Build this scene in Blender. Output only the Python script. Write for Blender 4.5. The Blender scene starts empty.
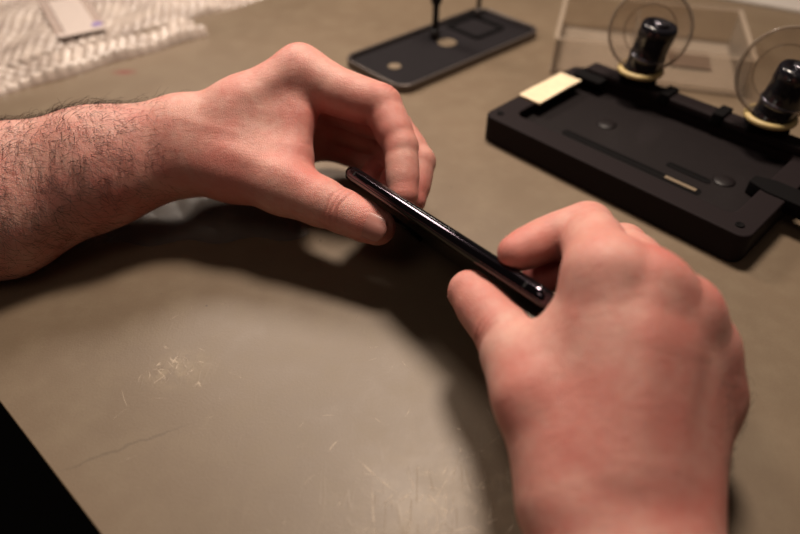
import bpy, bmesh, math, random
import numpy as np
from mathutils import Vector, Matrix
random.seed(7); rng = np.random.default_rng(7)
SC = bpy.context.scene; COL = SC.collection
MM = 0.001
# ------------------------------------------------------------------ camera
F, PITCH, H = 620.0, math.radians(43), 240.0          # focal length in px, pitch, height above the mat (mm)
CP, SP = math.cos(PITCH), math.sin(PITCH)
cam_d = bpy.data.cameras.new('camera'); cam = bpy.data.objects.new('camera', cam_d); COL.objects.link(cam)
cam.location = (0, 0, H*MM); cam.rotation_euler = (math.pi/2-PITCH, 0, 0)
cam_d.sensor_width = 36; cam_d.lens = 36*F/800; cam_d.clip_start = 0.005; cam_d.clip_end = 50
cam_d.dof.use_dof = True; cam_d.dof.focus_distance = 0.308; cam_d.dof.aperture_fstop = 4.2
SC.camera = cam

def P(px, py, d):                                      # survey point (photo pixel, depth in mm) -> scene mm
    u = (px-400)/F*d; v = (py-267)/F*d
    return np.array([u, d*CP-v*SP, H-(d*SP+v*CP)])

# ------------------------------------------------------------------ helpers
def tag(o, label=None, cat=None, group=None, kind=None):
    if label: o['label'] = label
    if cat: o['category'] = cat
    if group: o['group'] = group
    if kind: o['kind'] = kind
    return o
def empty(name, loc=(0,0,0), rz=0):
    o = bpy.data.objects.new(name, None); COL.objects.link(o)
    o.location = [c*MM for c in loc]; o.rotation_euler = (0,0,rz); o.empty_display_size = .01
    return o
def link_mesh(name, verts, faces, mat, parent=None, smooth=True):
    me = bpy.data.meshes.new(name)
    me.from_pydata([tuple(v) for v in verts], [], [tuple(int(i) for i in f) for f in faces])
    me.update(); me.materials.append(mat)
    if smooth: me.polygons.foreach_set('use_smooth', [True]*len(me.polygons))
    o = bpy.data.objects.new(name, me); COL.objects.link(o)
    if parent: o.parent = parent
    return o
def obj(name, bm, mat, parent=None, smooth=False, bevel=0, seg=2, angle=35):
    bmesh.ops.scale(bm, vec=(MM,MM,MM), verts=bm.verts)
    bmesh.ops.recalc_face_normals(bm, faces=bm.faces)
    me = bpy.data.meshes.new(name); bm.to_mesh(me); bm.free()
    me.materials.append(mat)
    if smooth: me.polygons.foreach_set('use_smooth', [True]*len(me.polygons))
    o = bpy.data.objects.new(name, me); COL.objects.link(o)
    if parent: o.parent = parent
    if bevel:
        m = o.modifiers.new('bevel', 'BEVEL'); m.width = bevel*MM; m.segments = seg; m.limit_method = 'ANGLE'; m.angle_limit = math.radians(angle)
        w = o.modifiers.new('wn', 'WEIGHTED_NORMAL'); 
        me.polygons.foreach_set('use_smooth', [True]*len(me.polygons))
    return o
def box(bm, x0, x1, y0, y1, z0, z1):
    vs = [bm.verts.new((x,y,z)) for z in (z0,z1) for x,y in ((x0,y0),(x1,y0),(x1,y1),(x0,y1))]
    for f in ((3,2,1,0),(4,5,6,7),(0,1,5,4),(1,2,6,5),(2,3,7,6),(3,0,4,7)): bm.faces.new([vs[i] for i in f])
def prism(bm, pts, z0, z1):
    a = [bm.verts.new((x,y,z0)) for x,y in pts]; b = [bm.verts.new((x,y,z1)) for x,y in pts]; n = len(pts)
    bm.faces.new(a[::-1]); bm.faces.new(b)
    for i in range(n): bm.faces.new((a[i],a[(i+1)%n],b[(i+1)%n],b[i]))
def ring_prism(bm, outer, inner, z0, z1):
    n = len(outer); R = []
    for pts, z in ((outer,z0),(outer,z1),(inner,z1),(inner,z0)): R.append([bm.verts.new((x,y,z)) for x,y in pts])
    for k in range(4):
        A, B = R[k], R[(k+1)%4]
        for i in range(n): bm.faces.new((A[i],A[(i+1)%n],B[(i+1)%n],B[i]))
def rrect(x0, x1, y0, y1, r, n=6):
    out = []
    for cx, cy, a0 in ((x1-r,y1-r,0),(x0+r,y1-r,90),(x0+r,y0+r,180),(x1-r,y0+r,270)):
        for i in range(n+1):
            a = math.radians(a0+90*i/n); out.append((cx+r*math.cos(a), cy+r*math.sin(a)))
    return out
def lathe(bm, prof, n=40, M=None, closed=False):
    rings = []
    for r, z in prof:
        ring = []
        for i in range(n):
            a = 2*math.pi*i/n; v = Vector((r*math.cos(a), r*math.sin(a), z))
            if M: v = M @ v
            ring.append(bm.verts.new(v))
        rings.append(ring)
    m = len(rings)
    for k in range(m if closed else m-1):
        A, B = rings[k], rings[(k+1)%m]
        for i in range(n): bm.faces.new((A[i],A[(i+1)%n],B[(i+1)%n],B[i]))
    if not closed:
        bm.faces.new(rings[0][::-1]); bm.faces.new(rings[-1])

# ------------------------------------------------------------------ materials
def srgb(r, g, b):
    f = lambda c: (c/255/12.92) if c/255 <= .04045 else ((c/255+.055)/1.055)**2.4
    return (f(r), f(g), f(b), 1)
class NT:
    def __init__(s, name):
        s.m = bpy.data.materials.new(name); s.m.use_nodes = True; s.t = s.m.node_tree
        s.b = s.t.nodes['Principled BSDF']; s.out = s.t.nodes['Material Output']
        s.co = s.n('ShaderNodeTexCoord').outputs['Object']
    def n(s, k, **kw):
        x = s.t.nodes.new(k)
        for a, v in kw.items(): setattr(x, a, v)
        return x
    def l(s, a, b): s.t.links.new(a, b)
    def set(s, **kw):
        for k, v in kw.items():
            i = s.b.inputs[k.replace('_', ' ')]
            if hasattr(v, 'links'): s.l(v, i)
            else: i.default_value = v
        return s
    def val(s, x, inp):
        if hasattr(x, 'links'): s.l(x, inp)
        else: inp.default_value = x
    def noise(s, scale, detail=3, rough=.5, co=None, stretch=None, rot=None, dist=0):
        x = s.n('ShaderNodeTexNoise'); x.inputs['Scale'].default_value = scale; x.inputs['Detail'].default_value = detail
        x.inputs['Roughness'].default_value = rough; x.inputs['Distortion'].default_value = dist
        c = co or s.co
        if stretch or rot:
            mp = s.n('ShaderNodeMapping'); s.l(c, mp.inputs[0]); c = mp.outputs[0]
            if stretch: mp.inputs['Scale'].default_value = stretch
            if rot: mp.inputs['Rotation'].default_value = rot
        s.l(c, x.inputs['Vector']); return x.outputs['Fac']
    def math(s, op, a, b=None, clamp=False):
        x = s.n('ShaderNodeMath', operation=op, use_clamp=clamp); s.val(a, x.inputs[0])
        if b is not None: s.val(b, x.inputs[1])
        return x.outputs[0]
    def ramp(s, f, *stops):
        x = s.n('ShaderNodeValToRGB'); s.l(f, x.inputs[0]); e = x.color_ramp.elements
        while len(e) < len(stops): e.new(.5)
        for i, (p, c) in enumerate(stops):
            e[i].position = p; e[i].color = c if hasattr(c, '__len__') else (c,c,c,1)
        return x.outputs[0]
    def mix(s, f, a, b, mode='MIX'):
        x = s.n('ShaderNodeMix', data_type='RGBA', blend_type=mode); s.val(f, x.inputs[0]); s.val(a, x.inputs[6]); s.val(b, x.inputs[7])
        return x.outputs[2]
    def bump(s, h, strength, dist, nrm=None):
        x = s.n('ShaderNodeBump'); x.inputs['Strength'].default_value = strength; x.inputs['Distance'].default_value = dist
        s.l(h, x.inputs['Height'])
        if nrm: s.l(nrm, x.inputs['Normal'])
        return x.outputs[0]
def plain(name, col, rough=.5, metal=0, nscale=400, nbump=.1, spec=.5, var=.08, **kw):
    t = NT(name); nz = t.noise(nscale, 4)
    c2 = tuple(min(1, c*(1+var)) for c in col[:3])+(1,); c1 = tuple(c*(1-var) for c in col[:3])+(1,)
    t.set(Base_Color=t.ramp(nz, (.3, c1), (.7, c2)), Roughness=rough, Metallic=metal, Normal=t.bump(nz, nbump, .0003))
    t.b.inputs['Specular IOR Level'].default_value = spec
    for k, v in kw.items(): t.b.inputs[k.replace('_',' ')].default_value = v
    return t.m
def clear_mat(name, tint, dens, rough=.08, frost=None):
    t = NT(name); tr = t.n('ShaderNodeBsdfTransparent'); tr.inputs[0].default_value = (.96,.94,.92,1)
    t.set(Base_Color=tint, Roughness=rough)
    fr = t.n('ShaderNodeLayerWeight'); fr.inputs[0].default_value = .35
    nz = t.noise(60, 3)
    f = t.math('ADD', t.math('MULTIPLY', fr.outputs['Fresnel'], .55), t.math('MULTIPLY', nz, dens*2), clamp=True)
    mx = t.n('ShaderNodeMixShader'); t.l(f, mx.inputs[0]); t.l(tr.outputs[0], mx.inputs[1]); t.l(t.b.outputs[0], mx.inputs[2])
    t.l(mx.outputs[0], t.out.inputs[0]); return t.m

def mat_rubber():
    t = NT('olive_rubber_mat'); co = t.co
    big = t.noise(7, 4, .6); mid = t.noise(45, 5, .65); fine = t.noise(900, 3)
    col = t.mix(t.ramp(big, (.3, 0.), (.7, 1.)), srgb(112,95,76), srgb(124,106,86))
    col = t.mix(t.math('MULTIPLY', t.ramp(mid, (.45, 0.), (.75, 1.)), .35), col, srgb(136,121,98))
    col = t.mix(t.math('MULTIPLY', fine, .25), col, srgb(84,74,58))
    # fine scratches: warped thin lines of two orientations
    scr = None
    for sc, rot, dist in ((20, .5, 3.0), (26, 1.7, 2.4), (17, 2.5, 3.4), (23, 1.1, 2.8)):
        nz = t.noise(1.0, 2, .5, stretch=(sc*2.6, sc*.45, 1), rot=(0,0,rot), dist=dist*.25)
        line = t.ramp(t.math('ABSOLUTE', t.math('SUBTRACT', nz, .5)), (0., 1.), (.007, 0.))
        line = t.math('MULTIPLY', line, t.ramp(t.noise(55+sc, 2, .5, rot=(0,0,rot)), (.5, 0.), (.56, 1.)))
        scr = line if scr is None else t.math('MAXIMUM', scr, line)
    def spot(x, y, sx, sy, rz=0):
        mp = t.n('ShaderNodeMapping', vector_type='TEXTURE'); t.l(co, mp.inputs[0])
        mp.inputs['Location'].default_value = (x*MM, y*MM, 0); mp.inputs['Rotation'].default_value = (0,0,rz)
        mp.inputs['Scale'].default_value = (sx*MM, sy*MM, 1)
        ln = t.n('ShaderNodeVectorMath', operation='LENGTH'); t.l(mp.outputs[0], ln.inputs[0])
        return t.ramp(ln.outputs['Value'], (0., 1.), (1., 0.))
    worn = t.math('MAXIMUM', spot(12,112,75,45,.3), t.math('MULTIPLY', spot(-108,185,22,18,.3), .9))
    gate = t.math('MULTIPLY', t.ramp(t.noise(22,3), (.45,0.),(.6,1.)), .35)
    sm = t.math('MULTIPLY', scr, t.math('ADD', t.math('MULTIPLY', worn, .8), t.math('MULTIPLY', gate, .35)), clamp=True)
    col = t.mix(t.math('MULTIPLY', sm, .2), col, srgb(196,178,156))
    blot = t.math('MULTIPLY', spot(-108,185,17,13,.4), t.ramp(t.noise(160,4), (.4,0.),(.7,1.)))
    col = t.mix(t.math('MULTIPLY', blot, .55), col, srgb(170,152,122))
    blot2 = t.math('MULTIPLY', spot(15,112,70,40,.4), t.ramp(t.noise(70,5,.7,dist=1.2), (.45,0.),(.75,1.)))
    col = t.mix(t.math('MULTIPLY', blot2, .5), col, srgb(168,150,126))
    col = t.mix(t.math('MULTIPLY', spot(-236,502,13,7), .8), col, srgb(120,38,40))
    # long bent crease near the front left corner
    lw = t.n('ShaderNodeMapping', vector_type='TEXTURE'); t.l(co, lw.inputs[0]); lw.inputs['Location'].default_value = (-119*MM,143*MM,0); lw.inputs['Rotation'].default_value = (0,0,.45); lw.inputs['Scale'].default_value = (30*MM, 1.0*MM, 1)
    wob = t.n('ShaderNodeVectorMath', operation='ADD'); t.l(lw.outputs[0], wob.inputs[0])
    cx = t.n('ShaderNodeCombineXYZ'); t.l(t.math('MULTIPLY', t.math('SUBTRACT', t.noise(120,2), .5), 6), cx.inputs[1]); t.l(cx.outputs[0], wob.inputs[1])
    ln = t.n('ShaderNodeVectorMath', operation='LENGTH'); t.l(wob.outputs[0], ln.inputs[0])
    crease = t.ramp(ln.outputs['Value'], (.6, 1.), (1., 0.))
    col = t.mix(t.math('MULTIPLY', crease, .28), col, srgb(66,54,42))
    vo = t.n('ShaderNodeTexVoronoi'); vo.inputs['Scale'].default_value = 33; t.l(co, vo.inputs['Vector'])
    dot = t.ramp(vo.outputs['Distance'], (.018, 1.), (.026, 0.))
    col = t.mix(t.math('MULTIPLY', dot, .7), col, srgb(50,42,34))
    rough = t.math('ADD', .41, t.math('SUBTRACT', t.math('MULTIPLY', mid, .16), t.math('MULTIPLY', worn, .04)))
    nr = t.bump(fine, .25, .0002); nr = t.bump(sm, .25, .0003, nr); nr = t.bump(t.noise(14,2), .25, .003, nr)
    t.set(Base_Color=col, Roughness=rough, Normal=nr); t.b.inputs['Specular IOR Level'].default_value = .5
    return t.m
def mat_skin(name, dark=0.):
    t = NT(name)
    at = t.n('ShaderNodeAttribute', attribute_name='flush'); fl = at.outputs['Fac']
    big = t.noise(38, 3, .6); mid = t.noise(190, 4, .6)
    a = srgb(212,164,150); b = srgb(202,134,122); red = srgb(194,98,90)
    col = t.mix(t.ramp(big, (.35, 0.), (.68, 1.)), a, b)
    col = t.mix(t.math('MULTIPLY', t.ramp(mid, (.42, 0.), (.72, 1.)), .28), col, red)
    col = t.mix(t.math('MULTIPLY', fl, .85), col, red)
    cr = t.n('ShaderNodeAttribute', attribute_name='crease')
    col = t.mix(t.math('MULTIPLY', cr.outputs['Fac'], .55), col, srgb(150,72,58))
    vo = t.n('ShaderNodeTexVoronoi', feature='DISTANCE_TO_EDGE'); vo.inputs['Scale'].default_value = 1300
    mp = t.n('ShaderNodeMapping'); mp.inputs['Scale'].default_value = (1,.6,.8); mp.inputs['Rotation'].default_value = (.4,.2,.6); t.l(t.co, mp.inputs[0]); t.l(mp.outputs[0], vo.inputs['Vector'])
    cell = t.ramp(vo.outputs['Distance'], (0., 0.), (.22, 1.))
    wr = t.noise(1.0, 3, .6, stretch=(150, 520, 300), rot=(.3,.2,-.5))
    h = t.math('ADD', t.math('MULTIPLY', cell, .45), t.math('MULTIPLY', wr, 1.0))
    nr = t.bump(h, .6, .0003); nr = t.bump(mid, .25, .0006, nr)
    t.set(Base_Color=col, Roughness=t.math('ADD', .43, t.math('MULTIPLY', mid, .14)), Normal=nr)
    t.b.inputs['Subsurface Weight'].default_value = .22; t.b.inputs['Subsurface Radius'].default_value = (1,.32,.18)
    t.b.inputs['Subsurface Scale'].default_value = .004; t.b.inputs['Specular IOR Level'].default_value = .42
    return t.m

M = {}
M['mat'] = mat_rubber()
M['mat_edge'] = plain('mat_cut_edge', srgb(58,38,28), .8)
M['desk'] = plain('dark_desk_board', srgb(26,20,17), .6, nscale=60)
M['floor'] = plain('black_floor', srgb(14,11,10), .8, nscale=20)
M['skin'] = mat_skin('skin'); M['skin2'] = mat_skin('skin_right', 0.0)
M['nail'] = plain('nail', srgb(176,120,110), .3, nscale=90, spec=.5, nbump=.05)
M['hair'] = plain('dark_hair', srgb(34,20,14), .5)
M['phone_glass'] = plain('black_phone_glass', (.004,.004,.005,1), .06, nbump=.0, var=0)
M['chrome'] = plain('dark_polished_steel', srgb(78,70,78), .11, 1, nscale=700, nbump=.02)
M['phone_line'] = plain('antenna_line', srgb(20,18,20), .4)
M['jig'] = plain('matte_black_plastic', srgb(24,15,17), .75, nscale=1500, nbump=.25, spec=.2)
M['jig_floor'] = plain('black_tray_floor', srgb(26,21,22), .42, nscale=300, nbump=.15, spec=.35)
M['jig_soft'] = plain('black_rubber_pad', srgb(7,5,6), .85, spec=.15)
M['tape'] = plain('cream_tape', srgb(232,212,178), .6, nscale=200)
M['gloss'] = plain('glossy_black_knob', srgb(20,19,24), .2, nbump=.02)
M['knob_metal'] = plain('brushed_knob_metal', srgb(110,108,116), .25, .9)
M['yellow'] = plain('yellowed_rubber', srgb(186,164,112), .45)
M['clear'] = clear_mat('clear_suction_plastic', srgb(190,176,160), .09)
M['clear_rim'] = clear_mat('clear_rim_plastic', srgb(180,166,150), .15)
M['boxclear'] = clear_mat('clear_box_plastic', srgb(176,164,150), .06, .2)
M['boxrim'] = clear_mat('clear_box_edge', srgb(180,166,150), .1)
M['label'] = plain('brown_label', srgb(104,86,72), .7)
M['frame'] = plain('dark_phone_frame', srgb(25,21,24), .8, nscale=120, spec=.2)
M['frame_rim'] = plain('grey_frame_rim', srgb(96,88,84), .32, .5)
M['tan'] = plain('tan_sticker', srgb(120,104,84), .6)
M['post'] = plain('black_post', srgb(20,17,18), .35)
M['grey_post'] = plain('grey_post_metal', srgb(80,74,72), .4, .6)
M['white'] = plain('white_sheet_plastic', srgb(186,178,170), .5)
def mat_wrap():
    t = NT('bubble_wrap_film'); nz = t.noise(30, 4)
    t.set(Base_Color=t.ramp(nz, (.3, srgb(176,160,150)), (.7, srgb(224,208,196))), Roughness=.24)
    t.b.inputs['Specular IOR Level'].default_value = .8
    tr = t.n('ShaderNodeBsdfTransparent'); mx = t.n('ShaderNodeMixShader'); mx.inputs[0].default_value = .78
    t.l(tr.outputs[0], mx.inputs[1]); t.l(t.b.outputs[0], mx.inputs[2]); t.l(mx.outputs[0], t.out.inputs[0]); return t.m
M['wrap'] = mat_wrap()
M['bag'] = clear_mat('zip_bag_film', srgb(200,184,176), .35, .2)
M['bagstrip'] = plain('white_bag_strip', srgb(206,192,184), .4)
M['violet'] = plain('violet_print', srgb(140,122,180), .5)

# ------------------------------------------------------------------ table and floor
E0, E1 = np.array([-185.,167.]), np.array([-116.,105.])
ed = (E1-E0)/np.linalg.norm(E1-E0); en = np.array([-ed[1], ed[0]])      # en points onto the table
def tp(a, b): q = E0+ed*a+en*b; return (q[0], q[1])
bm = bmesh.new(); box(bm, -2500, 2500, -2500, 2500, -770, -750)
tag(obj('floor', bm, M['floor']), kind='structure')
ja = [(-1100,0)]; 
for i in range(1, 60):
    a = -1100+i*40; ja.append((a, random.uniform(-.5,.5)))
bm = bmesh.new(); prism(bm, [tp(-900,0),tp(900,0),tp(900,1300),tp(-900,1300)], -3, 0)
mo = obj('work_mat', bm, M['mat'], bevel=.8)
tag(mo, 'worn olive rubber work mat covering the whole bench', 'mat')
bm = bmesh.new(); prism(bm, [tp(-900,4),tp(900,4),tp(900,1290),tp(-900,1290)], -30, -3)
t = NT('scuff'); tn = t.n('ShaderNodeBsdfTransparent'); mx_ = t.n('ShaderNodeMixShader')
t.set(Base_Color=srgb(212,193,170), Roughness=.5); t.l(t.math('MULTIPLY', t.ramp(t.noise(260,4), (.35,.1),(.6,1.)), .48), mx_.inputs[0])
t.l(tn.outputs[0], mx_.inputs[1]); t.l(t.b.outputs[0], mx_.inputs[2]); t.l(mx_.outputs[0], t.out.inputs[0]); M['scuff'] = t.m
rs = random.Random(11); V = []; Fc = []
def stroke(cx, cy, ang, L, w, bend):
    n = 8; b0 = len(V); x, y = cx-math.cos(ang)*L/2, cy-math.sin(ang)*L/2
    for k in range(n+1):
        ww = w*math.sin(math.pi*(k+.35)/(n+.7)); px, py = -math.sin(ang)*ww/2, math.cos(ang)*ww/2
        z = .04+.0006*(b0 % 37)
        V.append((x+px, y+py, z)); V.append((x-px, y-py, z))
        x += math.cos(ang)*L/n; y += math.sin(ang)*L/n; ang += bend/n
    for k in range(n): Fc.append([b0+2*k, b0+2*k+2, b0+2*k+3, b0+2*k+1])
for i in range(95):
    a_ = rs.gauss(.75,.35) if rs.random() < .5 else rs.uniform(0, math.pi)
    stroke(12+rs.gauss(0,24), 116+rs.gauss(0,17), a_, rs.uniform(2,9) if i % 6 else rs.uniform(14,30), rs.uniform(.25,.9), rs.gauss(0,.5))
for i in range(26): stroke(-108+rs.gauss(0,7), 186+rs.gauss(0,6), rs.uniform(0,math.pi), rs.uniform(2,6), rs.uniform(.3,1.2), rs.gauss(0,.6))
for i in range(24): stroke(rs.uniform(-130,10), rs.uniform(120,240), rs.uniform(0,math.pi), rs.uniform(3,12), rs.uniform(.15,.3), rs.gauss(0,.3))
link_mesh('scuff_marks', np.array(V)*MM, Fc, M['scuff'], mo)['kind'] = 'stuff'
tt = tag(empty('workbench', (0,0,-750)), 'dark workbench under the olive mat, edge showing bottom left', 'table')
o = obj('tabletop', bm, M['desk'], tt); o.location = (0,0,.75)
for a, b in ((-850,60),(850,60),(850,1240),(-850,1240)):
    x, y = tp(a, b); bm = bmesh.new(); box(bm, x-30, x+30, y-30, y+30, 0, 720); obj('leg', bm, M['desk'], tt)

# ------------------------------------------------------------------ the phone
A = P(341,165,334); B = P(551,301,237)
PE = (B-A)/np.linalg.norm(B-A); Lp = np.linalg.norm(B-A)
mid = (A+B)/2; vr = mid-np.array([0,0,H]); vr /= np.linalg.norm(vr)
PW = vr-PE*np.dot(vr,PE); PW /= np.linalg.norm(PW)
PN = np.cross(PE, PW); PN /= np.linalg.norm(PN)
if PN[2] < 0: PN = -PN
th = math.radians(7); PW = PW*math.cos(th)-PN*math.sin(th); PN = np.cross(PE, PW); PN = PN if PN[2] > 0 else -PN
PT, PWID = 8.0, 70.0
print('PHONE', A, B, Lp, 'far edge z', (A+PW*PWID)[2], (B+PW*PWID)[2], 'N', PN)
def pdist(q): return float(np.dot(q-A, PN))
def snap(q, r, side=1, slack=-2.6):
    """move a fingertip so that it just touches the phone's face on its side"""
    q = q+PN*(side*(r+PT/2+slack)-pdist(q)); return q
ph = empty('smartphone', (0,0,0))
Mx = Matrix(((PE[0],PW[0],PN[0],A[0]*MM),(PE[1],PW[1],PN[1],A[1]*MM),(PE[2],PW[2],PN[2],A[2]*MM),(0,0,0,1)))
ph.matrix_world = Mx
tag(ph, 'thin black smartphone with polished edge held on its side between two hands', 'smartphone')
# body: rounded slab with curved edge profile (stations of the profile scaled inwards)
def slab(bm, prof, L, W, r, cap=True):
    rings = []
    for ins, z in prof:
        rings.append([bm.verts.new((x,y,z)) for x,y in rrect(ins, L-ins, ins, W-ins, r-ins, 8)])
    n = len(rings[0])
    for k in range(len(rings)-1):
        for i in range(n): bm.faces.new((rings[k][i],rings[k][(i+1)%n],rings[k+1][(i+1)%n],rings[k+1][i]))
    if cap: bm.faces.new(rings[0][::-1]); bm.faces.new(rings[-1])
bm = bmesh.new(); slab(bm, [(1.2,-2.3)]+[(4-math.sqrt(16-z*z), z) for z in np.linspace(-2.3,2.3,13)]+[(1.2,2.3)], Lp, PWID, 9)
obj('steel_band', bm, M['chrome'], ph, smooth=True)
for s, nm in ((1,'screen_glass'),(-1,'back_glass')):
    bm = bmesh.new()
    prof = [(1.3,2.1*s)]+[(4.05-math.sqrt(max(0,16-z*z)), z*s) for z in 4*np.sin(np.linspace(math.asin(2.35/4),math.pi/2,9))]
    slab(bm, prof, Lp, PWID, 9); obj(nm, bm, M['phone_glass'], ph, smooth=True)
for x0 in (12.5, Lp-14):
    bm = bmesh.new(); box(bm, x0, x0+1.1, -.06, .9, -1.2, 1.2); obj('antenna_line', bm, M['phone_line'], ph)
bm = bmesh.new(); prism(bm, rrect(26,46,-.5,1,.3,3), -1.2, 1.2)
bmesh.ops.rotate(bm, verts=bm.verts, cent=(0,0,0), matrix=Matrix.Identity(3)); obj('side_button', bm, M['chrome'], ph, bevel=.4)
bm = bmesh.new()
prism(bm, rrect(6,26,44,64,5,5), -5.2, -4.0); cb = obj('camera_bump', bm, M['phone_glass'], ph, bevel=.4)

# ------------------------------------------------------------------ hands: distance field -> one continuous surface
class Field:
    def __init__(s, lo, hi, h):
        s.h = h; s.lo = np.array(lo, float); s.n = np.ceil((np.array(hi)-s.lo)/h).astype(int)+1
        s.F = np.full(s.n, 60., np.float32)
        s.ax = [s.lo[i]+h*np.arange(s.n[i]) for i in range(3)]
    def sub(s, a, b, R):
        lo = np.minimum(a,b)-R; hi = np.maximum(a,b)+R
        i0 = np.clip(np.floor((lo-s.lo)/s.h).astype(int), 0, s.n); i1 = np.clip(np.ceil((hi-s.lo)/s.h).astype(int)+1, 0, s.n)
        sl = tuple(slice(i0[k], i1[k]) for k in range(3))
        X = s.ax[0][sl[0]][:,None,None].astype(np.float32); Y = s.ax[1][sl[1]][None,:,None].astype(np.float32); Z = s.ax[2][sl[2]][None,None,:].astype(np.float32)
        return sl, X, Y, Z
    @staticmethod
    def cone(X, Y, Z, a, b, ra, rb):
        d = b-a; L2 = float(d@d)+1e-9
        t = np.clip(((X-a[0])*d[0]+(Y-a[1])*d[1]+(Z-a[2])*d[2])/L2, 0, 1)
        return np.sqrt((X-a[0]-t*d[0])**2+(Y-a[1]-t*d[1])**2+(Z-a[2]-t*d[2])**2)-(ra+(rb-ra)*t)
    def add(s, a, b, ra, rb, k):
        a = np.asarray(a,float); b = np.asarray(b,float)
        R = max(ra,rb)+k+6; sl, X, Y, Z = s.sub(a, b, R); f = s.F[sl]
        if f.size == 0: return
        g = s.cone(X,Y,Z,a,b,ra,rb)
        h = np.maximum(k-np.abs(f-g), 0)/k
        s.F[sl] = np.minimum(f,g)-h*h*k*.25
    def merge(s, o, k):                      # smooth union of another field on the same grid
        h = np.maximum(k-np.abs(s.F-o), 0)/k; s.F = np.minimum(s.F,o)-h*h*k*.25
    def mesh(s):
        F = s.F; ins = F < 0; nx, ny, nz = F.shape
        acc = {}
        c = np.zeros((nx-1,ny-1,nz-1), np.int8)
        for dx in (0,1):
            for dy in (0,1):
                for dz in (0,1): c += ins[dx:nx-1+dx, dy:ny-1+dy, dz:nz-1+dz]
        act = np.argwhere((c > 0) & (c < 8)); del c
        idx = np.full((nx-1,ny-1,nz-1), -1, np.int32); idx[act[:,0],act[:,1],act[:,2]] = np.arange(len(act))
        pos = np.zeros((len(act),3)); cnt = np.zeros(len(act))
        cor = [(0,0,0),(1,0,0),(0,1,0),(1,1,0),(0,0,1),(1,0,1),(0,1,1),(1,1,1)]
        V = {q: F[act[:,0]+q[0], act[:,1]+q[1], act[:,2]+q[2]].astype(float) for q in cor}
        for q in cor:
            for ax in range(3):
                if q[ax]: continue
                r = list(q); r[ax] = 1; r = tuple(r); fa, fb = V[q], V[r]
                m = (fa < 0) != (fb < 0); t = np.where(m, fa/np.where(m, fa-fb, 1), 0)
                p = np.array(q, float)[None,:]+np.zeros((len(act),3)); p[:,ax] += t
                pos += p*m[:,None]; cnt += m
        pos = (pos/cnt[:,None]+act)*s.h+s.lo
        faces = []
        for ax in range(3):
            o = [slice(1,-1)]*3; a = [slice(1,-1)]*3; o[ax] = slice(0,-1); a[ax] = slice(1,None)
            A_, B_ = ins[tuple(o)], ins[tuple(a)]
            for sgn, mask in ((1, A_ & ~B_), (0, ~A_ & B_)):
                e = np.argwhere(mask)
                if len(e) == 0: continue
                off = np.array([1,1,1]); off[ax] = 0; e = e+off
                u, v = (ax+1)%3, (ax+2)%3
                def g(du, dv):
                    q = e.copy(); q[:,u] -= du; q[:,v] -= dv; return idx[q[:,0],q[:,1],q[:,2]]
                quad = np.stack([g(1,1),g(0,1),g(0,0),g(1,0)],1)
                if not sgn: quad = quad[:,::-1]
                faces.append(quad)
        return pos, np.concatenate(faces)

def vnormals(v, f):
    n = np.cross(v[f[:,2]]-v[f[:,0]], v[f[:,3]]-v[f[:,1]]); N = np.zeros_like(v)
    for k in range(4): np.add.at(N, f[:,k], n)
    return N/np.maximum(np.linalg.norm(N,axis=1,keepdims=True),1e-9)
def smooth(v, f, it, lam=.5):
    e = np.concatenate([f[:,[0,1]],f[:,[1,2]],f[:,[2,3]],f[:,[3,0]]]); n = len(v)
    deg = np.bincount(e[:,0],minlength=n)+np.bincount(e[:,1],minlength=n)
    for i in range(it):
        for l in (lam, -lam*1.04):
            s = np.stack([np.bincount(e[:,0],v[e[:,1],k],n)+np.bincount(e[:,1],v[e[:,0],k],n) for k in range(3)],1)/deg[:,None]
            v = v+l*(s-v)
    return v
def seg_t(v, a, b):
    d = b-a; t = np.clip(((v-a)@d)/(d@d), 0, 1); return t, np.linalg.norm(v-a-t[:,None]*d, axis=1)

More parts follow.
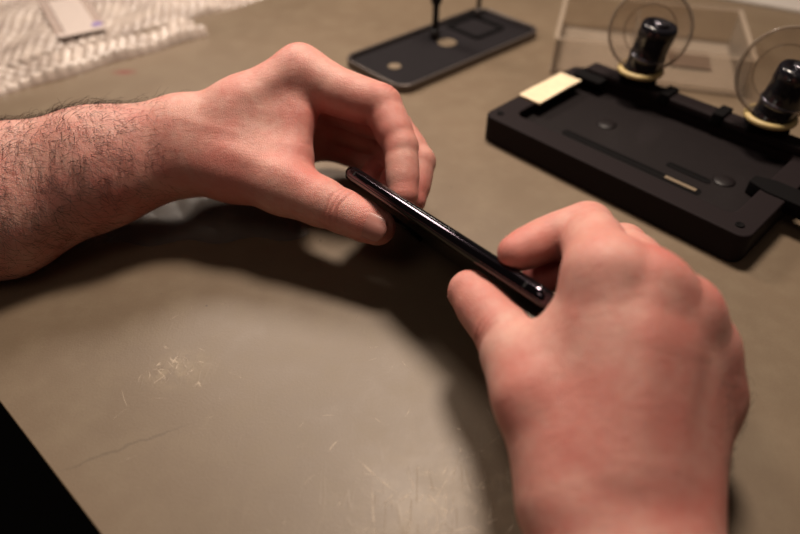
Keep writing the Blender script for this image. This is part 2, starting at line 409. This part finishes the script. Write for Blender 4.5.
def build_hand(spec, res, skin):
    """spec: forearm cones, palm cones, fingers dict, reds, ridges, creases"""
    pts = [p for c in spec['palm']+spec['arm'] for p in (c[0],c[1])]+[j[0] for f in spec['fingers'].values() for j in f]
    pts = np.array(pts); lo = pts.min(0)-spec.get('pad',38); hi = pts.max(0)+spec.get('pad',38)
    lo = np.maximum(lo, spec.get('clip_lo', lo)); hi = np.minimum(hi, spec.get('clip_hi', hi))
    Fd = Field(lo, hi, res)
    for a,b,ra,rb in spec['arm']: Fd.add(a,b,ra,rb, spec.get('karm',22))
    for c in spec['palm']: Fd.add(*c[:4], c[4] if len(c) > 4 else 11)
    # fingers: each one alone, then united; narrow blend between fingers, wide blend to the palm
    G = np.full(Fd.F.shape, 60., np.float32); base = Fd.F
    for nm, J in spec['fingers'].items():
        Fd.F = np.full(G.shape, 60., np.float32)
        for i in range(len(J)-1):
            a, ra = J[i]; b, rb = J[i+1]
            Fd.add(a, b, ra, rb, 2.2)
            # soft bulge in the middle of the phalanx pad
            m_ = (a+b)/2; Fd.add(a+(b-a)*.38, a+(b-a)*.62, (ra+rb)/2*.985, (ra+rb)/2*.985, 3)
        h = np.maximum(1.2-np.abs(G-Fd.F),0)/1.2; G = np.minimum(G,Fd.F)-h*h*1.2*.25
    Fd.F = base; Fd.merge(G, 7.0); del G
    # flesh yields to the phone: keep the surface off the phone's rounded slab
    X = Fd.ax[0][:,None,None].astype(np.float32)-A[0]; Y = Fd.ax[1][None,:,None].astype(np.float32)-A[1]; Z = Fd.ax[2][None,None,:].astype(np.float32)-A[2]
    q = [np.abs(X*e[0]+Y*e[1]+Z*e[2]-c)-(hw-3.4) for e, c, hw in ((PE,Lp/2,Lp/2),(PW,PWID/2,PWID/2),(PN,0,PT/2))]
    sd = np.sqrt(sum(np.maximum(k,0)**2 for k in q))+np.minimum(np.maximum(np.maximum(q[0],q[1]),q[2]),0)-3.4-.25
    Fd.F = np.maximum(Fd.F, -sd).astype(np.float32); del X, Y, Z, q, sd
    for k in range(3):
        b_ = [slice(None)]*3
        for e_ in (0, -1): b_[k] = e_; Fd.F[tuple(b_)] = 1.0
    v, f = Fd.mesh()
    lab = np.arange(len(v))
    while True:                                # keep the one connected body
        m_ = lab[f].min(1); new = lab.copy()
        for k in range(4): np.minimum.at(new, f[:,k], m_)
        new = new[new]
        if (new == lab).all(): break
        lab = new
    big_ = np.bincount(lab[f[:,0]]).argmax(); f = f[lab[f[:,0]] == big_]
    ids_, inv_ = np.unique(f, return_inverse=True); f = inv_.reshape(f.shape); v = v[ids_]
    v = smooth(v, f, 3)
    # tangential details
    N = vnormals(v, f); crease = np.zeros(len(v)); flush = np.zeros(len(v)); disp = np.zeros(len(v))
    for a, b, w, hgt in spec.get('ridges', []):
        t, d = seg_t(v, a, b); disp += hgt*np.exp(-(d/w)**2)
    for a, r, s in spec.get('reds', []):
        flush = np.maximum(flush, s*np.exp(-(np.linalg.norm(v-a,axis=1)/r)**2))
    for c, ax, side, lw, offs, dep in spec.get('creases', []):
        # c centre on the joint, ax along the finger, side = outward direction the wrinkles face
        r = v-c; s = r@ax; rad = r-np.outer(s,ax); rl = np.linalg.norm(rad,axis=1); cosang = (rad@side)/np.maximum(rl,1e-6)
        lat = rad@np.cross(ax, side)
        near = np.clip((cosang-.15)/.5,0,1)*(rl < lw*2.2)
        for k, o_ in enumerate(offs):
            curve = o_+.012*lat**2+.35*np.sin(lat*.5+k*2.1)
            g = np.exp(-((s-curve)/.75)**2)*near*np.exp(-(lat/lw)**2)
            disp -= dep*g; crease = np.maximum(crease, g)
        puff = np.exp(-(s/(max(offs)+2.5))**2)*near; disp += .5*puff*dep; flush = np.maximum(flush, .45*puff)
    v = v+N*disp[:,None]
    o = link_mesh('hand', v*MM, f, skin)
    for nm, arr in (('flush',flush),('crease',crease)):
        at = o.data.attributes.new(nm, 'FLOAT', 'POINT'); at.data.foreach_set('value', arr.astype(np.float32))
    print('hand verts', len(v), 'bounds', v.min(0), v.max(0))
    return o, v, vnormals(v, f), f

def unit(a): return a/np.linalg.norm(a)
def nail(name, tip, axis, up, W, L, parent, mat, lift, r):
    """curved nail plate lying on the fingertip; r = radius of the finger there"""
    axis = unit(axis); up = unit(up-axis*(up@axis)); side = np.cross(axis, up)
    nu, nv = 14, 14; V = []; Fc = []
    for lay in (0, 1):
        for j in range(nv+1):
            t = j/nv; s = -L/2+L*t
            for i in range(nu+1):
                u = -1+2*i/nu
                # rounded outline at both ends
                wj = W/2*(1-(abs(t-.5)*2)**5*.45)
                ang = u*wj/(r*1.05)
                drop = .10*max(0, t-.55)**2*L*3+.10*max(0,.3-t)**2*L*2
                rr = r+lift-lay*.9-drop
                V.append(tip+axis*(s+ (1-u*u)*.12*L*(1 if t > .5 else -1)*(abs(t-.5)*2)**2)+side*math.sin(ang)*rr+up*math.cos(ang)*rr)
    q = lambda l,j,i: l*(nv+1)*(nu+1)+j*(nu+1)+i
    for l in (0,1):
        for j in range(nv):
            for i in range(nu):
                a = [q(l,j,i),q(l,j,i+1),q(l,j+1,i+1),q(l,j+1,i)]; Fc.append(a if l == 0 else a[::-1])
    for j in range(nv):
        for i in (0,nu): Fc.append([q(0,j,i),q(0,j+1,i),q(1,j+1,i),q(1,j,i)])
    for i in range(nu):
        for j in (0,nv): Fc.append([q(0,j,i),q(0,j,i+1),q(1,j,i+1),q(1,j,i)])
    return link_mesh(name, np.array(V)*MM, Fc, mat, parent)

def hairs(name, v, n, prob, fdir, count, lmin, lmax, rad, parent, mat, curl=.5, lie=.35):
    w = prob/prob.sum(); ids = rng.choice(len(v), size=count, p=w); V = []; Fc = []
    for i in ids:
        p = v[i]+rng.normal(0,.25,3); nn = n[i]; d = fdir(v[i]); d = d-nn*(d@nn); d = unit(d)
        sd = np.cross(nn, d); an = rng.normal(0,.55); d = d*math.cos(an)+sd*math.sin(an)
        L = rng.uniform(lmin, lmax); seg = 6; cu = rng.normal(0, curl); q = p-nn*.3; dirn = unit(d*(1-lie)+nn*rng.uniform(.35,.75))
        b0 = len(V)
        for k in range(seg+1):
            r = rad*(1-.75*k/seg); s1 = unit(np.cross(dirn, nn)+1e-6); s2 = np.cross(dirn, s1)
            for a in (0, 2.094, 4.189): V.append(q+(s1*math.cos(a)+s2*math.sin(a))*r)
            q = q+dirn*L/seg
            dirn = unit(dirn+sd*cu*.35-nn*.20+rng.normal(0,.07,3))
        for k in range(seg):
            for a in range(3):
                Fc.append([b0+k*3+a, b0+k*3+(a+1)%3, b0+k*3+3+(a+1)%3, b0+k*3+3+a])
    return link_mesh(name, np.array(V)*MM, Fc, mat, parent)

RES = 0.85
# ---------------- left hand
w_arm = P(0,165,342)-P(180,122,352); w_arm[2] = 0; w_arm = unit(w_arm)
t_i = snap(P(407,190,331), 7.8, 1, -4); t_m = snap(P(420,190,344), 7.8); t_r = snap(P(398,176,362), 7.5); t_p = snap(P(378,166,378), 6.8)
t_t = snap(P(372,234,322), 9.8, -1, 1.2)
iM, mM, rM, pM = P(300,70,352), P(322,96,372), P(330,118,388), P(328,140,402)
LH = dict(
 arm=[(P(178,128,353), P(90,152,345), 16.5, 19.5), (P(90,152,345), P(0,178,341), 19.5, 24.5),
      (P(0,178,341), P(0,178,341)+w_arm*140, 24.5, 28),
      (P(182,166,352), P(95,187,346), 15.5, 19), (P(95,187,346), P(0,222,337), 19, 26),
      (P(0,222,337), P(0,222,337)+w_arm*140, 26.5, 30),
      (P(182,150,362), P(0,195,352), 17, 24)],
 palm=[(P(190,134,353), P(240,108,352), 18, 15.5, 14), (P(240,108,352), iM, 15.5, 13.2, 10),
       (P(196,148,362), mM, 17, 13, 10), (P(200,160,372), rM, 16, 12.5, 10), (P(204,170,378), pM, 15, 11.5, 10),
       (P(196,160,352), P(232,168,348), 17, 17.5, 12), (P(232,168,348), P(284,186,339), 17.5, 15, 10),
       (P(225,140,350), P(290,160,345), 15, 12.5, 12), (P(240,125,352), P(296,120,350), 15, 9.5, 12), (P(292,150,344), P(300,95,352), 8.5, 9.5, 9)],
 fingers=dict(
   thumb=[(P(284,186,339),15), (P(344,212,328),11.6), (t_t, 9.6)],
   index=[(iM,13.0), (P(338,92,348),12.9), (P(364,101,346),12.2), (P(382,105,346),10.9), (P(401,147,338),9.3), (t_i,7.8)],
   middle=[(mM,12.6), (P(394,128,364),10.6), (P(419,162,354),9.2), (t_m,7.8)],
   ring=[(rM,12), (P(384,142,390),10.2), (P(404,166,376),8.8), (t_r,7.5)],
   little=[(pM,11), (P(360,156,406),9), (P(384,164,394),7.8), (t_p,6.8)]))
camv = np.array([0,0,H])
def tocam(q): return unit(camv-q)
thumb_ax = unit(t_t-P(344,212,328)); ipL = P(343,207,328)
t_up = unit(tocam(t_t)*1.0+unit(P(360,250,322)-P(374,228,322))*.1)
LH['creases'] = [(ipL, thumb_ax, unit(tocam(ipL)-thumb_ax*(tocam(ipL)@thumb_ax)), 8.5, (-3.4,-.4,2.8), .5)]
pip = P(381,103,346); ax_p = unit(P(401,147,338)-iM); LH['creases'].append((pip, ax_p, unit(P(400,95,342)-P(380,112,346)), 6, (-2.,.3,2.4), .3))
LH['ridges'] = [(P(250,92,336), iM+tocam(iM)*12, 6, .9), (P(225,150,332), P(300,178,324), 5, .8), (P(180,120,335), P(235,135,334), 3, .7),
                (P(306,112,342), P(306,140,340), 2.2, .5), (P(296,116,341), P(292,140,340), 2., -.7), (P(288,118,341), P(283,140,340), 1.6,-.45)]
LH['reds'] = [(t_t,17,.6), (t_i,15,.5), (t_m,15,.95), (t_r,18,1), (t_p,18,1), (P(300,60,345),18,.35), (P(230,180,335),26,.55), (P(300,170,335),26,.45), (P(310,140,342),16,.4),
              (P(370,130,350),22,.6), (P(340,110,385),32,.9), (P(384,105,340),15,.35), (P(120,190,335),30,.3)]
lo = np.array([-1e9]*3); 
LH['clip_lo'] = np.array([P(0,167,341)[0]-110, -1e9, .6])
lh, lv, ln_, lf = build_hand(LH, RES, M['skin'])
tag(lh, 'left hand with dark hairy forearm, bent fingers pinching upper end of black phone', 'hand')
nail('thumbnail', t_t+thumb_ax*.2, thumb_ax, t_up, 15, 14, lh, M['nail'], .65, 9.8)
wr = P(175,145,352); armax = -w_arm
sx = (lv-wr)@armax
prob = np.clip((-sx+8)/45, 0, 1)**1.3*(lv[:,0] > P(0,167,341)[0]-34)
dors = np.clip((ln_@unit(np.array([0,-.15,1.])))+.75, 0, 1.3); prob = prob*dors
hairs('arm_hair', lv, ln_, prob, lambda q: unit(armax*.8+np.array([.0,-.55,-.2])), 3200, 6, 13, .085, lh, M['hair'])['kind'] = 'stuff'

# ---------------- right hand
r_arm = np.array([.0,-1.,.0]); r_arm = unit(r_arm)
s_t = snap(P(466,298,271), 10, -1, .6); s_i = snap(P(519,249,257), 7.8); s_m = snap(P(548,266,274), 7.8); s_r = P(585,292,288); s_p = P(612,318,286)
jM, kM, qM, uM = P(606,276,227), P(648,291,226), P(682,315,232), P(697,350,240)
wl, wrr, wc = P(592,528,213), P(650,530,218), P(625,525,216)
RH = dict(karm=18,
 arm=[(wl, wl+r_arm*140, 21.5, 25), (wrr, wrr+r_arm*140, 20.5, 25), (wc, wc+r_arm*140, 20, 24)],
 palm=[(P(596,500,213), jM, 20, 14.5, 12), (P(622,500,214), kM, 20, 14.3, 12), (P(642,505,218), qM, 19, 13.8, 12), (P(655,500,222), uM, 18, 12.8, 12),
       (P(572,486,216), P(536,396,229), 18.5, 15.2, 12), (P(590,440,222), P(560,360,234), 16, 12, 12), (P(553,364,234), P(598,303,233), 13.5, 12.5, 10),
       (P(664,490,228), P(702,396,244), 16, 13.8, 12), (P(702,396,244), uM, 13.8, 12.5, 10), (P(640,440,236), P(650,350,246), 16, 14, 12), (P(620,450,214), P(640,350,218), 14, 10, 16)],
 fingers=dict(
   thumb=[(P(536,396,229),15.2), (P(504,333,252),11.8), (s_t,10.0)],
   index=[(jM,14.2), (P(587,228,262),10.9), (P(545,240,263),9.2), (s_i,7.8)],
   middle=[(kM,14), (P(622,249,272),11), (P(580,262,283),9.4), (s_m,7.8)],
   ring=[(qM,13.4), (P(655,280,282),10.8), (P(614,292,292),9.2), (s_r,8)],
   little=[(uM,12.4), (P(672,332,282),10), (P(640,328,290),8.4), (s_p,7.2)]))
RH['reds'] = [(P(649,256,222),13,.6), (P(705,300,224),13,.65), (P(610,250,230),14,.3), (s_t,16,.6), (s_i,16,.5), (s_m,26,.95), (s_r,26,1), (P(585,228,255),14,.35), (P(560,420,210),30,.35), (P(650,440,200),40,.35),(P(740,390,235),16,.4)]
ipR = P(503,332,252); tax = unit(s_t-ipR); out = unit(np.cross(tax, tocam(ipR))*-1); out = out if out[0] < 0 else -out
RH['creases'] = [(ipR, tax, unit(out*.7+tocam(ipR)*.6), 7, (-3.6,-1.0,1.6), .5)]
RH['ridges'] = [(P(630,480,196), P(650,300,212), 5, .9), (P(610,470,196), P(612,300,212), 5, .7), (P(655,480,200), P(690,320,217), 5, .9), (P(672,470,206), P(708,355,226), 4.5, .6),
                (P(640,420,200), P(665,330,214), 2.2, .5), (P(628,400,203), P(600,350,213), 2.2, .5), (P(668,290,214), P(676,330,216), 5, -.4), (P(628,290,212), P(628,330,212), 5, -.3), (P(702,330,224), P(700,345,226), 5, -.6)]
RH['clip_lo'] = np.array([-1e9, wc[1]-110, .6])
rh, rv, rn, rf = build_hand(RH, RES, M['skin2'])
tag(rh, 'right hand seen from behind its knuckles, thumb and fingers holding near end of phone', 'hand')
upR = unit(out*.9-tocam(s_t)*.25)
nail('thumbnail', s_t+tax*-.5, tax, upR, 13, 12, rh, M['nail'], .15, 9.8)
pr = np.clip((rv[:,0]-P(690,440,225)[0])/12, 0, 1)*(rv[:,1] < P(700,380,235)[1])*(rv[:,2] > 12)
pr = pr+1e-9
hairs('arm_hair', rv, rn, pr, lambda q: unit(np.array([.7,.5,-.3])), 260, 4, 8, .06, rh, M['hair'])['kind'] = 'stuff'

# ------------------------------------------------------------------ black holding jig
ja = math.atan2(-135,129); jo = (59,395)
jr = empty('phone_holding_jig', (jo[0],jo[1],0), ja)
tag(jr, 'low black plastic holding tray with raised rear rail and cream tape on its corner', 'tray')
JL, JW, JH = 190, 114, 20
bm = bmesh.new(); ring_prism(bm, rrect(0,JL,0,JW,7), rrect(16,JL-16,17,JW-8,6), 0, JH)
obj('tray_frame', bm, M['jig'], jr, bevel=1.4, seg=3)
# tray floor with two slots
bm = bmesh.new(); box(bm, 14,JL-12,18,JW-6,2,12)
obj('tray_floor', bm, M['jig_floor'], jr)
for x0, x1, y0, y1 in ((46,148,30,37),(117,147,46,52)):
    bm = bmesh.new(); ring_prism(bm, rrect(x0,x1,y0,y1,2.5,4), rrect(x0+1.6,x1-1.6,y0+1.6,y1-1.6,1.2,4), 11.9, 12.4); sl = obj('slot', bm, M['jig_soft'], jr)
    bm = bmesh.new(); prism(bm, rrect(x0+1.7,x1-1.7,y0+1.7,y1-1.7,1,4), 11.9, 12.2); obj('slot_bed', bm, M['jig_soft'], sl)
bm = bmesh.new(); box(bm, 124,145,32,35,12.1,12.9); obj('slot_insert', bm, M['tan'], jr)
PADS = ((62,64),(152,57))
for k in range(2):
    bm = bmesh.new(); lathe(bm, [(7,0),(6,.6),(4,1.1),(2,1.3)], 24, Matrix.Translation((PADS[k][0],PADS[k][1],12)))
    obj('pad', bm, M['jig_floor'], jr, smooth=True)
# rear rail
bm = bmesh.new(); box(bm, 14,196,JW-10,JW+4,JH-.5,JH+6); obj('rear_rail', bm, M['jig'], jr, bevel=1.5)
bm = bmesh.new(); box(bm, 10,34,JW-20,JW-4,JH-.5,JH+3); obj('corner_block', bm, M['jig_soft'], jr, bevel=1)
bm = bmesh.new(); box(bm, 76,84,JW-11,JW+5,JH-.4,JH+8.5); box(bm, 116,124,JW-11,JW+5,JH-.4,JH+8.5); obj('rail_clip', bm, M['jig_soft'], jr, bevel=1)
# right hand clamp arm running off the tray
bm = bmesh.new(); prism(bm, [(166,54),(178,50),(JL+44,50),(JL+44,66),(178,66),(166,62)], 12, 21.5); obj('clamp_arm', bm, M['jig_soft'], jr, bevel=1.2)
bm = bmesh.new(); box(bm, JL-2,JL+44,74,JW,2,JH-4); obj('side_shelf', bm, M['jig'], jr, bevel=1.5)
for x, y in ((8,9),(JL-9,9),(8,JW-10)):
    bm = bmesh.new(); lathe(bm, [(2.6,JH-.5),(2.6,JH+.5),(1.9,JH+.9),(1.5,JH+.3)], 20, Matrix.Translation((x,y,0))); obj('screw', bm, M['jig_soft'], jr, smooth=True)
for x, y in ((20,12),(170,12),(20,100),(170,100)):
    bm = bmesh.new(); lathe(bm, [(5,0.05),(5,.9)], 20, Matrix.Translation((x,y,0)))
    obj('foot', bm, M['jig_soft'], jr)
# cream tape patch lying on the rear-left corner of the frame
def jw(x, y, z=0):
    return (jo[0]+x*math.cos(ja)-y*math.sin(ja), jo[1]+x*math.sin(ja)+y*math.cos(ja), z)
bm = bmesh.new(); n0 = 8
a = jw(8,66); tpz = JH+.15
vs = []
for i in range(n0+1):
    for j in range(5):
        x = 1.5+j/4*19; y = 38+i/n0*52
        vs.append(bm.verts.new(Vector(jw(x, y, tpz+.9*math.sin(i*.8+j)*.25+(.5 if j == 4 else 0)))))
for i in range(n0):
    for j in range(4): bm.faces.new((vs[i*5+j],vs[i*5+j+1],vs[(i+1)*5+j+1],vs[(i+1)*5+j]))
ext = bmesh.ops.extrude_face_region(bm, geom=bm.faces[:]); bmesh.ops.translate(bm, vec=(0,0,1.6), verts=[g for g in ext['geom'] if isinstance(g, bmesh.types.BMVert)])
tag(obj('tape_strip', bm, M['tape'], smooth=False), 'short cream foam tape strip stuck on left end of black tray', 'tape')
# suction cups standing on the rear rail
def cup(x, y, label):
    q = jw(x, y, JH+6)
    r = empty('suction_cup', q); tag(r, label, 'suction cup', 'suction cups on the rear rail')
    bm = bmesh.new(); box(bm, -13,13,-10,10,0,7); obj('mount', bm, M['jig_soft'], r, bevel=2)
    bm = bmesh.new(); prof = [(14.5+2.1*math.cos(t), 9+2.1*math.sin(t)) for t in np.linspace(0,2*math.pi,13)[:-1]]; lathe(bm, prof, 48, closed=True); obj('ring_seal', bm, M['yellow'], r, smooth=True)
    bm = bmesh.new(); lathe(bm, [(12.6,7),(12.6,10.5),(12.2,11.5),(12.2,17),(12.6,18),(12.6,22),(12.2,23.5),(12.2,33),(12.7,34),(12.7,41.5),(11.6,43.4),(8.5,43.6),(8,42.6),(3,42.6)], 48); pg = obj('plunger', bm, M['gloss'], r, smooth=True, bevel=0)
    bm = bmesh.new(); lathe(bm, [(12,18.4),(12.9,18.8),(12.9,21.3),(12,21.8)], 48); obj('metal_collar', bm, M['knob_metal'], pg, smooth=True)
    bm = bmesh.new(); lathe(bm, [(5.4,42),(5.4,44.8),(4.2,45.4),(2,45.4)], 32); obj('knob_button', bm, M['knob_metal'], pg, smooth=True)
    pg.rotation_euler.y = .13; pg.location.x = -.0006
    # clear round cup disc on edge behind the plunger
    Mt = Matrix.Translation((-1,12.5,33)) @ Matrix.Rotation(math.radians(68), 4, 'X') @ Matrix.Rotation(0, 4, 'Z')
    bm = bmesh.new(); lathe(bm, [(3,-2),(9,-1.6),(18,.4),(25,3.6),(28.6,5.6),(28.6,6.6),(24.6,5),(17.6,1.8),(9,-.2),(3,-.6)], 56, Mt); obj('clear_disc', bm, M['clear'], r, smooth=True)
    bm = bmesh.new(); lathe(bm, [(27.6+1.3*math.cos(t), 5.6+1.3*math.sin(t)) for t in np.linspace(0,2*math.pi,11)[:-1]], 56, Mt, closed=True); obj('disc_rim', bm, M['clear_rim'], r, smooth=True)
    bm = bmesh.new(); lathe(bm, [(17.6+.8*math.cos(t), 1+.8*math.sin(t)) for t in np.linspace(0,2*math.pi,9)[:-1]], 56, Mt, closed=True); obj('disc_ridge', bm, M['clear_rim'], r, smooth=True)
    return r
c1 = cup(54, JW-2, 'clear suction cup with black plunger, nearer the cream tape on the tray rail')
c2 = cup(149, JW-2, 'clear suction cup with black plunger at right edge, farther from the cream tape')
for c in (c1, c2): c.rotation_euler.z = math.radians(-22)

# ------------------------------------------------------------------ clear plastic box behind the jig
bxa = math.radians(-16)
bx = empty('clear_plastic_box', (128,500,0), bxa); tag(bx, 'clear plastic box with brown label lying behind the suction cups', 'box')
BL, BW, BH = 152, 105, 30
def panel(name, a): bm = bmesh.new(); box(bm, *a); return obj(name, bm, M['boxclear'], bx, bevel=.3)
panel('base_panel', (0,BL,0,BW,.1,1.5)); panel('side_panel', (0,BL,0,1.5,1.5,BH)); panel('side_panel', (0,BL,BW-1.5,BW,1.5,BH))
panel('end_panel', (0,1.5,1.5,BW-1.5,1.5,BH)); panel('end_panel', (BL-1.5,BL,1.5,BW-1.5,1.5,BH)); panel('divider', (66,67.4,1.5,BW-1.5,1.5,BH-4))
bm = bmesh.new(); ring_prism(bm, rrect(-2,BL+2,-2,BW+2,3,3), rrect(2.5,BL-2.5,2.5,BW-2.5,2,3), BH, BH+2.4); obj('rim', bm, M['boxrim'], bx, bevel=.5)
bm = bmesh.new(); ring_prism(bm, rrect(-1.2,BL+1.2,-1.2,BW+1.2,3,3), rrect(1.6,BL-1.6,1.6,BW-1.6,2,3), 1.6, 4.4); obj('foot_rim', bm, M['boxrim'], bx, bevel=.5)
bm = bmesh.new(); box(bm, 98,132,40,74,1.55,2.1); obj('label_patch', bm, M['label'], bx)

# ------------------------------------------------------------------ dismantled phone frame with support posts
fa = math.atan2(119,132); fo = (2,458)
fr = empty('phone_back_cover', (fo[0],fo[1],0), fa); tag(fr, 'black phone back cover with pale rim lying flat beyond the hands', 'phone cover')
FL_, FW = 178, 80
bm = bmesh.new(); prism(bm, rrect(1.5,FL_-1.5,1.5,FW-1.5,13,8), .4, 3.2); pl = obj('cover_plate', bm, M['frame'], fr, bevel=.4)
bm = bmesh.new(); ring_prism(bm, rrect(0,FL_,0,FW,14,8), rrect(3,FL_-3,3,FW-3,11.5,8), .1, 7); obj('cover_rim', bm, M['frame_rim'], fr, bevel=1, seg=3)
bm = bmesh.new(); lathe(bm, [(8.5,3.2),(8.5,3.8)], 32, Matrix.Translation((95,44,0))); obj('round_sticker', bm, M['tan'], fr)
bm = bmesh.new(); lathe(bm, [(5.6,3.2),(5.6,3.8)], 32, Matrix.Translation((27,40,0))); obj('round_sticker', bm, M['tan'], fr)
bm = bmesh.new(); ring_prism(bm, rrect(120,160,30,72,4,5), rrect(124,156,34,68,3,5), 3.2, 5.0); obj('battery_frame', bm, M['jig_soft'], fr)
def fw(x, y, z=0): return (fo[0]+x*math.cos(fa)-y*math.sin(fa), fo[1]+x*math.sin(fa)+y*math.cos(fa), z)
def post(x, y, m, s, label):
    r = empty('support_post', fw(x,y,3.25)); tag(r, label, 'post', 'support posts on the phone cover')
    bm = bmesh.new(); lathe(bm, [(3.2*s,0),(4.6*s,3),(4.6*s,6),(3*s,9)], 24); obj('post_foot', bm, m, r, smooth=True)
    bm = bmesh.new(); lathe(bm, [(3*s,8.5),(3*s,30),(5*s,34),(6*s,42),(6*s,50),(4.4*s,54),(4*s,95)], 24); obj('post_stem', bm, m, r, smooth=True)
    bm = bmesh.new(); lathe(bm, [(5.5*s,94.5),(8*s,97),(8*s,106),(5*s,109)], 24); obj('post_knob', bm, M['jig_soft'], r, smooth=True)
post(93,58,M['post'],1.0,'black upright post standing at the middle of the phone cover')
post(160,66,M['grey_post'],.72,'thin grey upright post standing at the far end of the phone cover')

# ------------------------------------------------------------------ bubble wrap, zip bag, sheet
def wrap(name, corner, ang, L, W, label, z0=0., mat=None, seed=1, roll=5):
    """sheet with a bubble every 10 mm; corner = right front corner, runs left (L) and back (W)"""
    r_ = np.random.default_rng(seed); st = 1.7; nx, ny = int(L/st), int(W/st)
    ca, sa = math.cos(ang), math.sin(ang); V = []; Fc = []
    ph_ = r_.uniform(0,6,8)
    for j in range(ny+1):
        for i in range(nx+1):
            x, y = -i*L/nx, j*W/ny
            row = math.floor(y/8.7); bx_ = ((x+(row%2)*5) % 10)-5; by_ = (y % 8.7)-4.35
            q = 1-(bx_*bx_+by_*by_)/18; b = (2.2+1.8*math.sin(row*12.9898+math.floor((x+(row%2)*5)/10)*78.233)**2)*math.sqrt(q) if q > 0 else 0
            z = 2.5+1.6*math.sin(x*.045+ph_[0])+1.3*math.sin(y*.06+x*.02+ph_[1])+1.0*math.sin(x*.11-y*.07+ph_[2])
            edge = math.exp(-(y/9)**2)*roll
            z = max(.15, z+edge+b-.8)+z0
            yy = y+1.6*math.sin(x*.09+ph_[3])*math.exp(-y/25); xx = x+1.2*math.sin(y*.1+ph_[4])
            if y == 0: z = z0+.15
            V.append((corner[0]+xx*ca-yy*sa, corner[1]+xx*sa+yy*ca, z))
    for j in range(ny):
        for i in range(nx):
            a = j*(nx+1)+i; Fc.append([a, a+nx+1, a+nx+2, a+1])
    o = link_mesh(name, np.array(V)*MM, Fc, mat or M['wrap']); tag(o, label, 'bubble wrap'); return o
wang = math.atan2(115,134)
wrap('bubble_wrap', (-182,578), wang, 330, 40, 'crumpled bubble wrap sheet with bumpy folded edge, nearest the hairy forearm', 0., seed=3, roll=6)
wrap('bubble_wrap', (-141,674), wang, 400, 260, 'larger flat bubble wrap sheet at top left, lying behind the folded one', 0., seed=5, roll=1)
# small zip bag on the wrap
zb = empty('zip_bag', (-289,560,9.5), wang-.15); tag(zb, 'small clear zip bag with white strip and violet mark on the bubble wrap', 'bag')
bm = bmesh.new(); prism(bm, rrect(-22,22,0,110,3,3), -1.2, .2); obj('bag_film', bm, M['bag'], zb, bevel=.8)
bm = bmesh.new(); prism(bm, rrect(-21,21,1,9,1,2), .2, .8); prism(bm, rrect(-14,14,9,100,1,2), .2, .6); obj('white_strip', bm, M['bagstrip'], zb)
bm = bmesh.new(); lathe(bm, [(5,.6),(5,1.2)], 20, Matrix.Translation((15,14,0))); obj('violet_mark', bm, M['violet'], zb)
# crumpled grey film under the left wrist
t = NT('grey_film'); trn = t.n('ShaderNodeBsdfTransparent'); mxs = t.n('ShaderNodeMixShader'); mxs.inputs[0].default_value = .6
t.set(Base_Color=srgb(112,106,100), Roughness=.5); t.l(trn.outputs[0], mxs.inputs[1]); t.l(t.b.outputs[0], mxs.inputs[2]); t.l(mxs.outputs[0], t.out.inputs[0]); M['film'] = t.m
V = []; Fc = []; nx, ny = 90, 44
for j in range(ny+1):
    for i in range(nx+1):
        x = -176+118*i/nx+3*math.sin(j*.35); y = 279+50*j/ny+2.5*math.sin(i*.21)+.08*(i-nx/2)
        e_ = min(i, nx-i, j, ny-j)/8; e_ = min(1, e_)
        z = .4+e_*(1.6+1.2*math.sin(x*.11+y*.07)+.9*math.sin(x*.06-y*.19+1)+.9*abs(math.sin(x*.17+y*.1+2)))
        z += 5*math.exp(-((x+168)**2+(y-290)**2)/60)*e_+3*math.exp(-((x+150)**2+(y-294)**2)/30)*e_
        V.append((x, y, max(.2, z)))
for j in range(ny):
    for i in range(nx):
        a = j*(nx+1)+i; Fc.append([a, a+1, a+nx+2, a+nx+1])
tag(link_mesh('plastic_film', np.array(V)*MM, Fc, M['film']), 'crumpled grey translucent film on the mat below the left wrist', 'film')
# white sheet at the far right
sh = bmesh.new(); d = unit(np.array([67.,-40.])); nn = np.array([-d[1], d[0]]); q0 = np.array([356.,660.])
prism(sh, [tuple(q0-d*40), tuple(q0+d*230), tuple(q0+d*230+nn*170), tuple(q0-d*40+nn*170)], .1, 4)
tag(obj('plastic_sheet', sh, M['white'], bevel=.8), 'white plastic sheet at far right corner of the mat', 'sheet')

# ------------------------------------------------------------------ light
def area(name, loc, target, size, power, col):
    d = bpy.data.lights.new(name, 'AREA'); d.shape = 'DISK'; d.size = size; d.energy = power; d.color = col
    o = bpy.data.objects.new(name, d); COL.objects.link(o); o.location = loc
    o.rotation_euler = (Vector(target)-Vector(loc)).to_track_quat('-Z','Y').to_euler(); return o
area('bench_lamp', (.06,.55,.75), (0,.27,.02), .19, 7.5, (1,.84,.70))
area('strip_lamp', (-.31,.85,.64), (0,.25,.03), .19, 4.0, (1,.86,.74))
area('fill_lamp', (-.5,-.35,1.25), (0,.25,0), .5, 1.2, (1,.80,.66))  # unseen fill light added on the camera side to lift the shadows
w = bpy.data.worlds.new('world'); SC.world = w; w.use_nodes = True
w.node_tree.nodes['Background'].inputs[0].default_value = (1,.82,.7,1); w.node_tree.nodes['Background'].inputs[1].default_value = .03
SC.view_settings.view_transform = 'Standard'; SC.view_settings.look = 'None'; SC.view_settings.exposure = 0
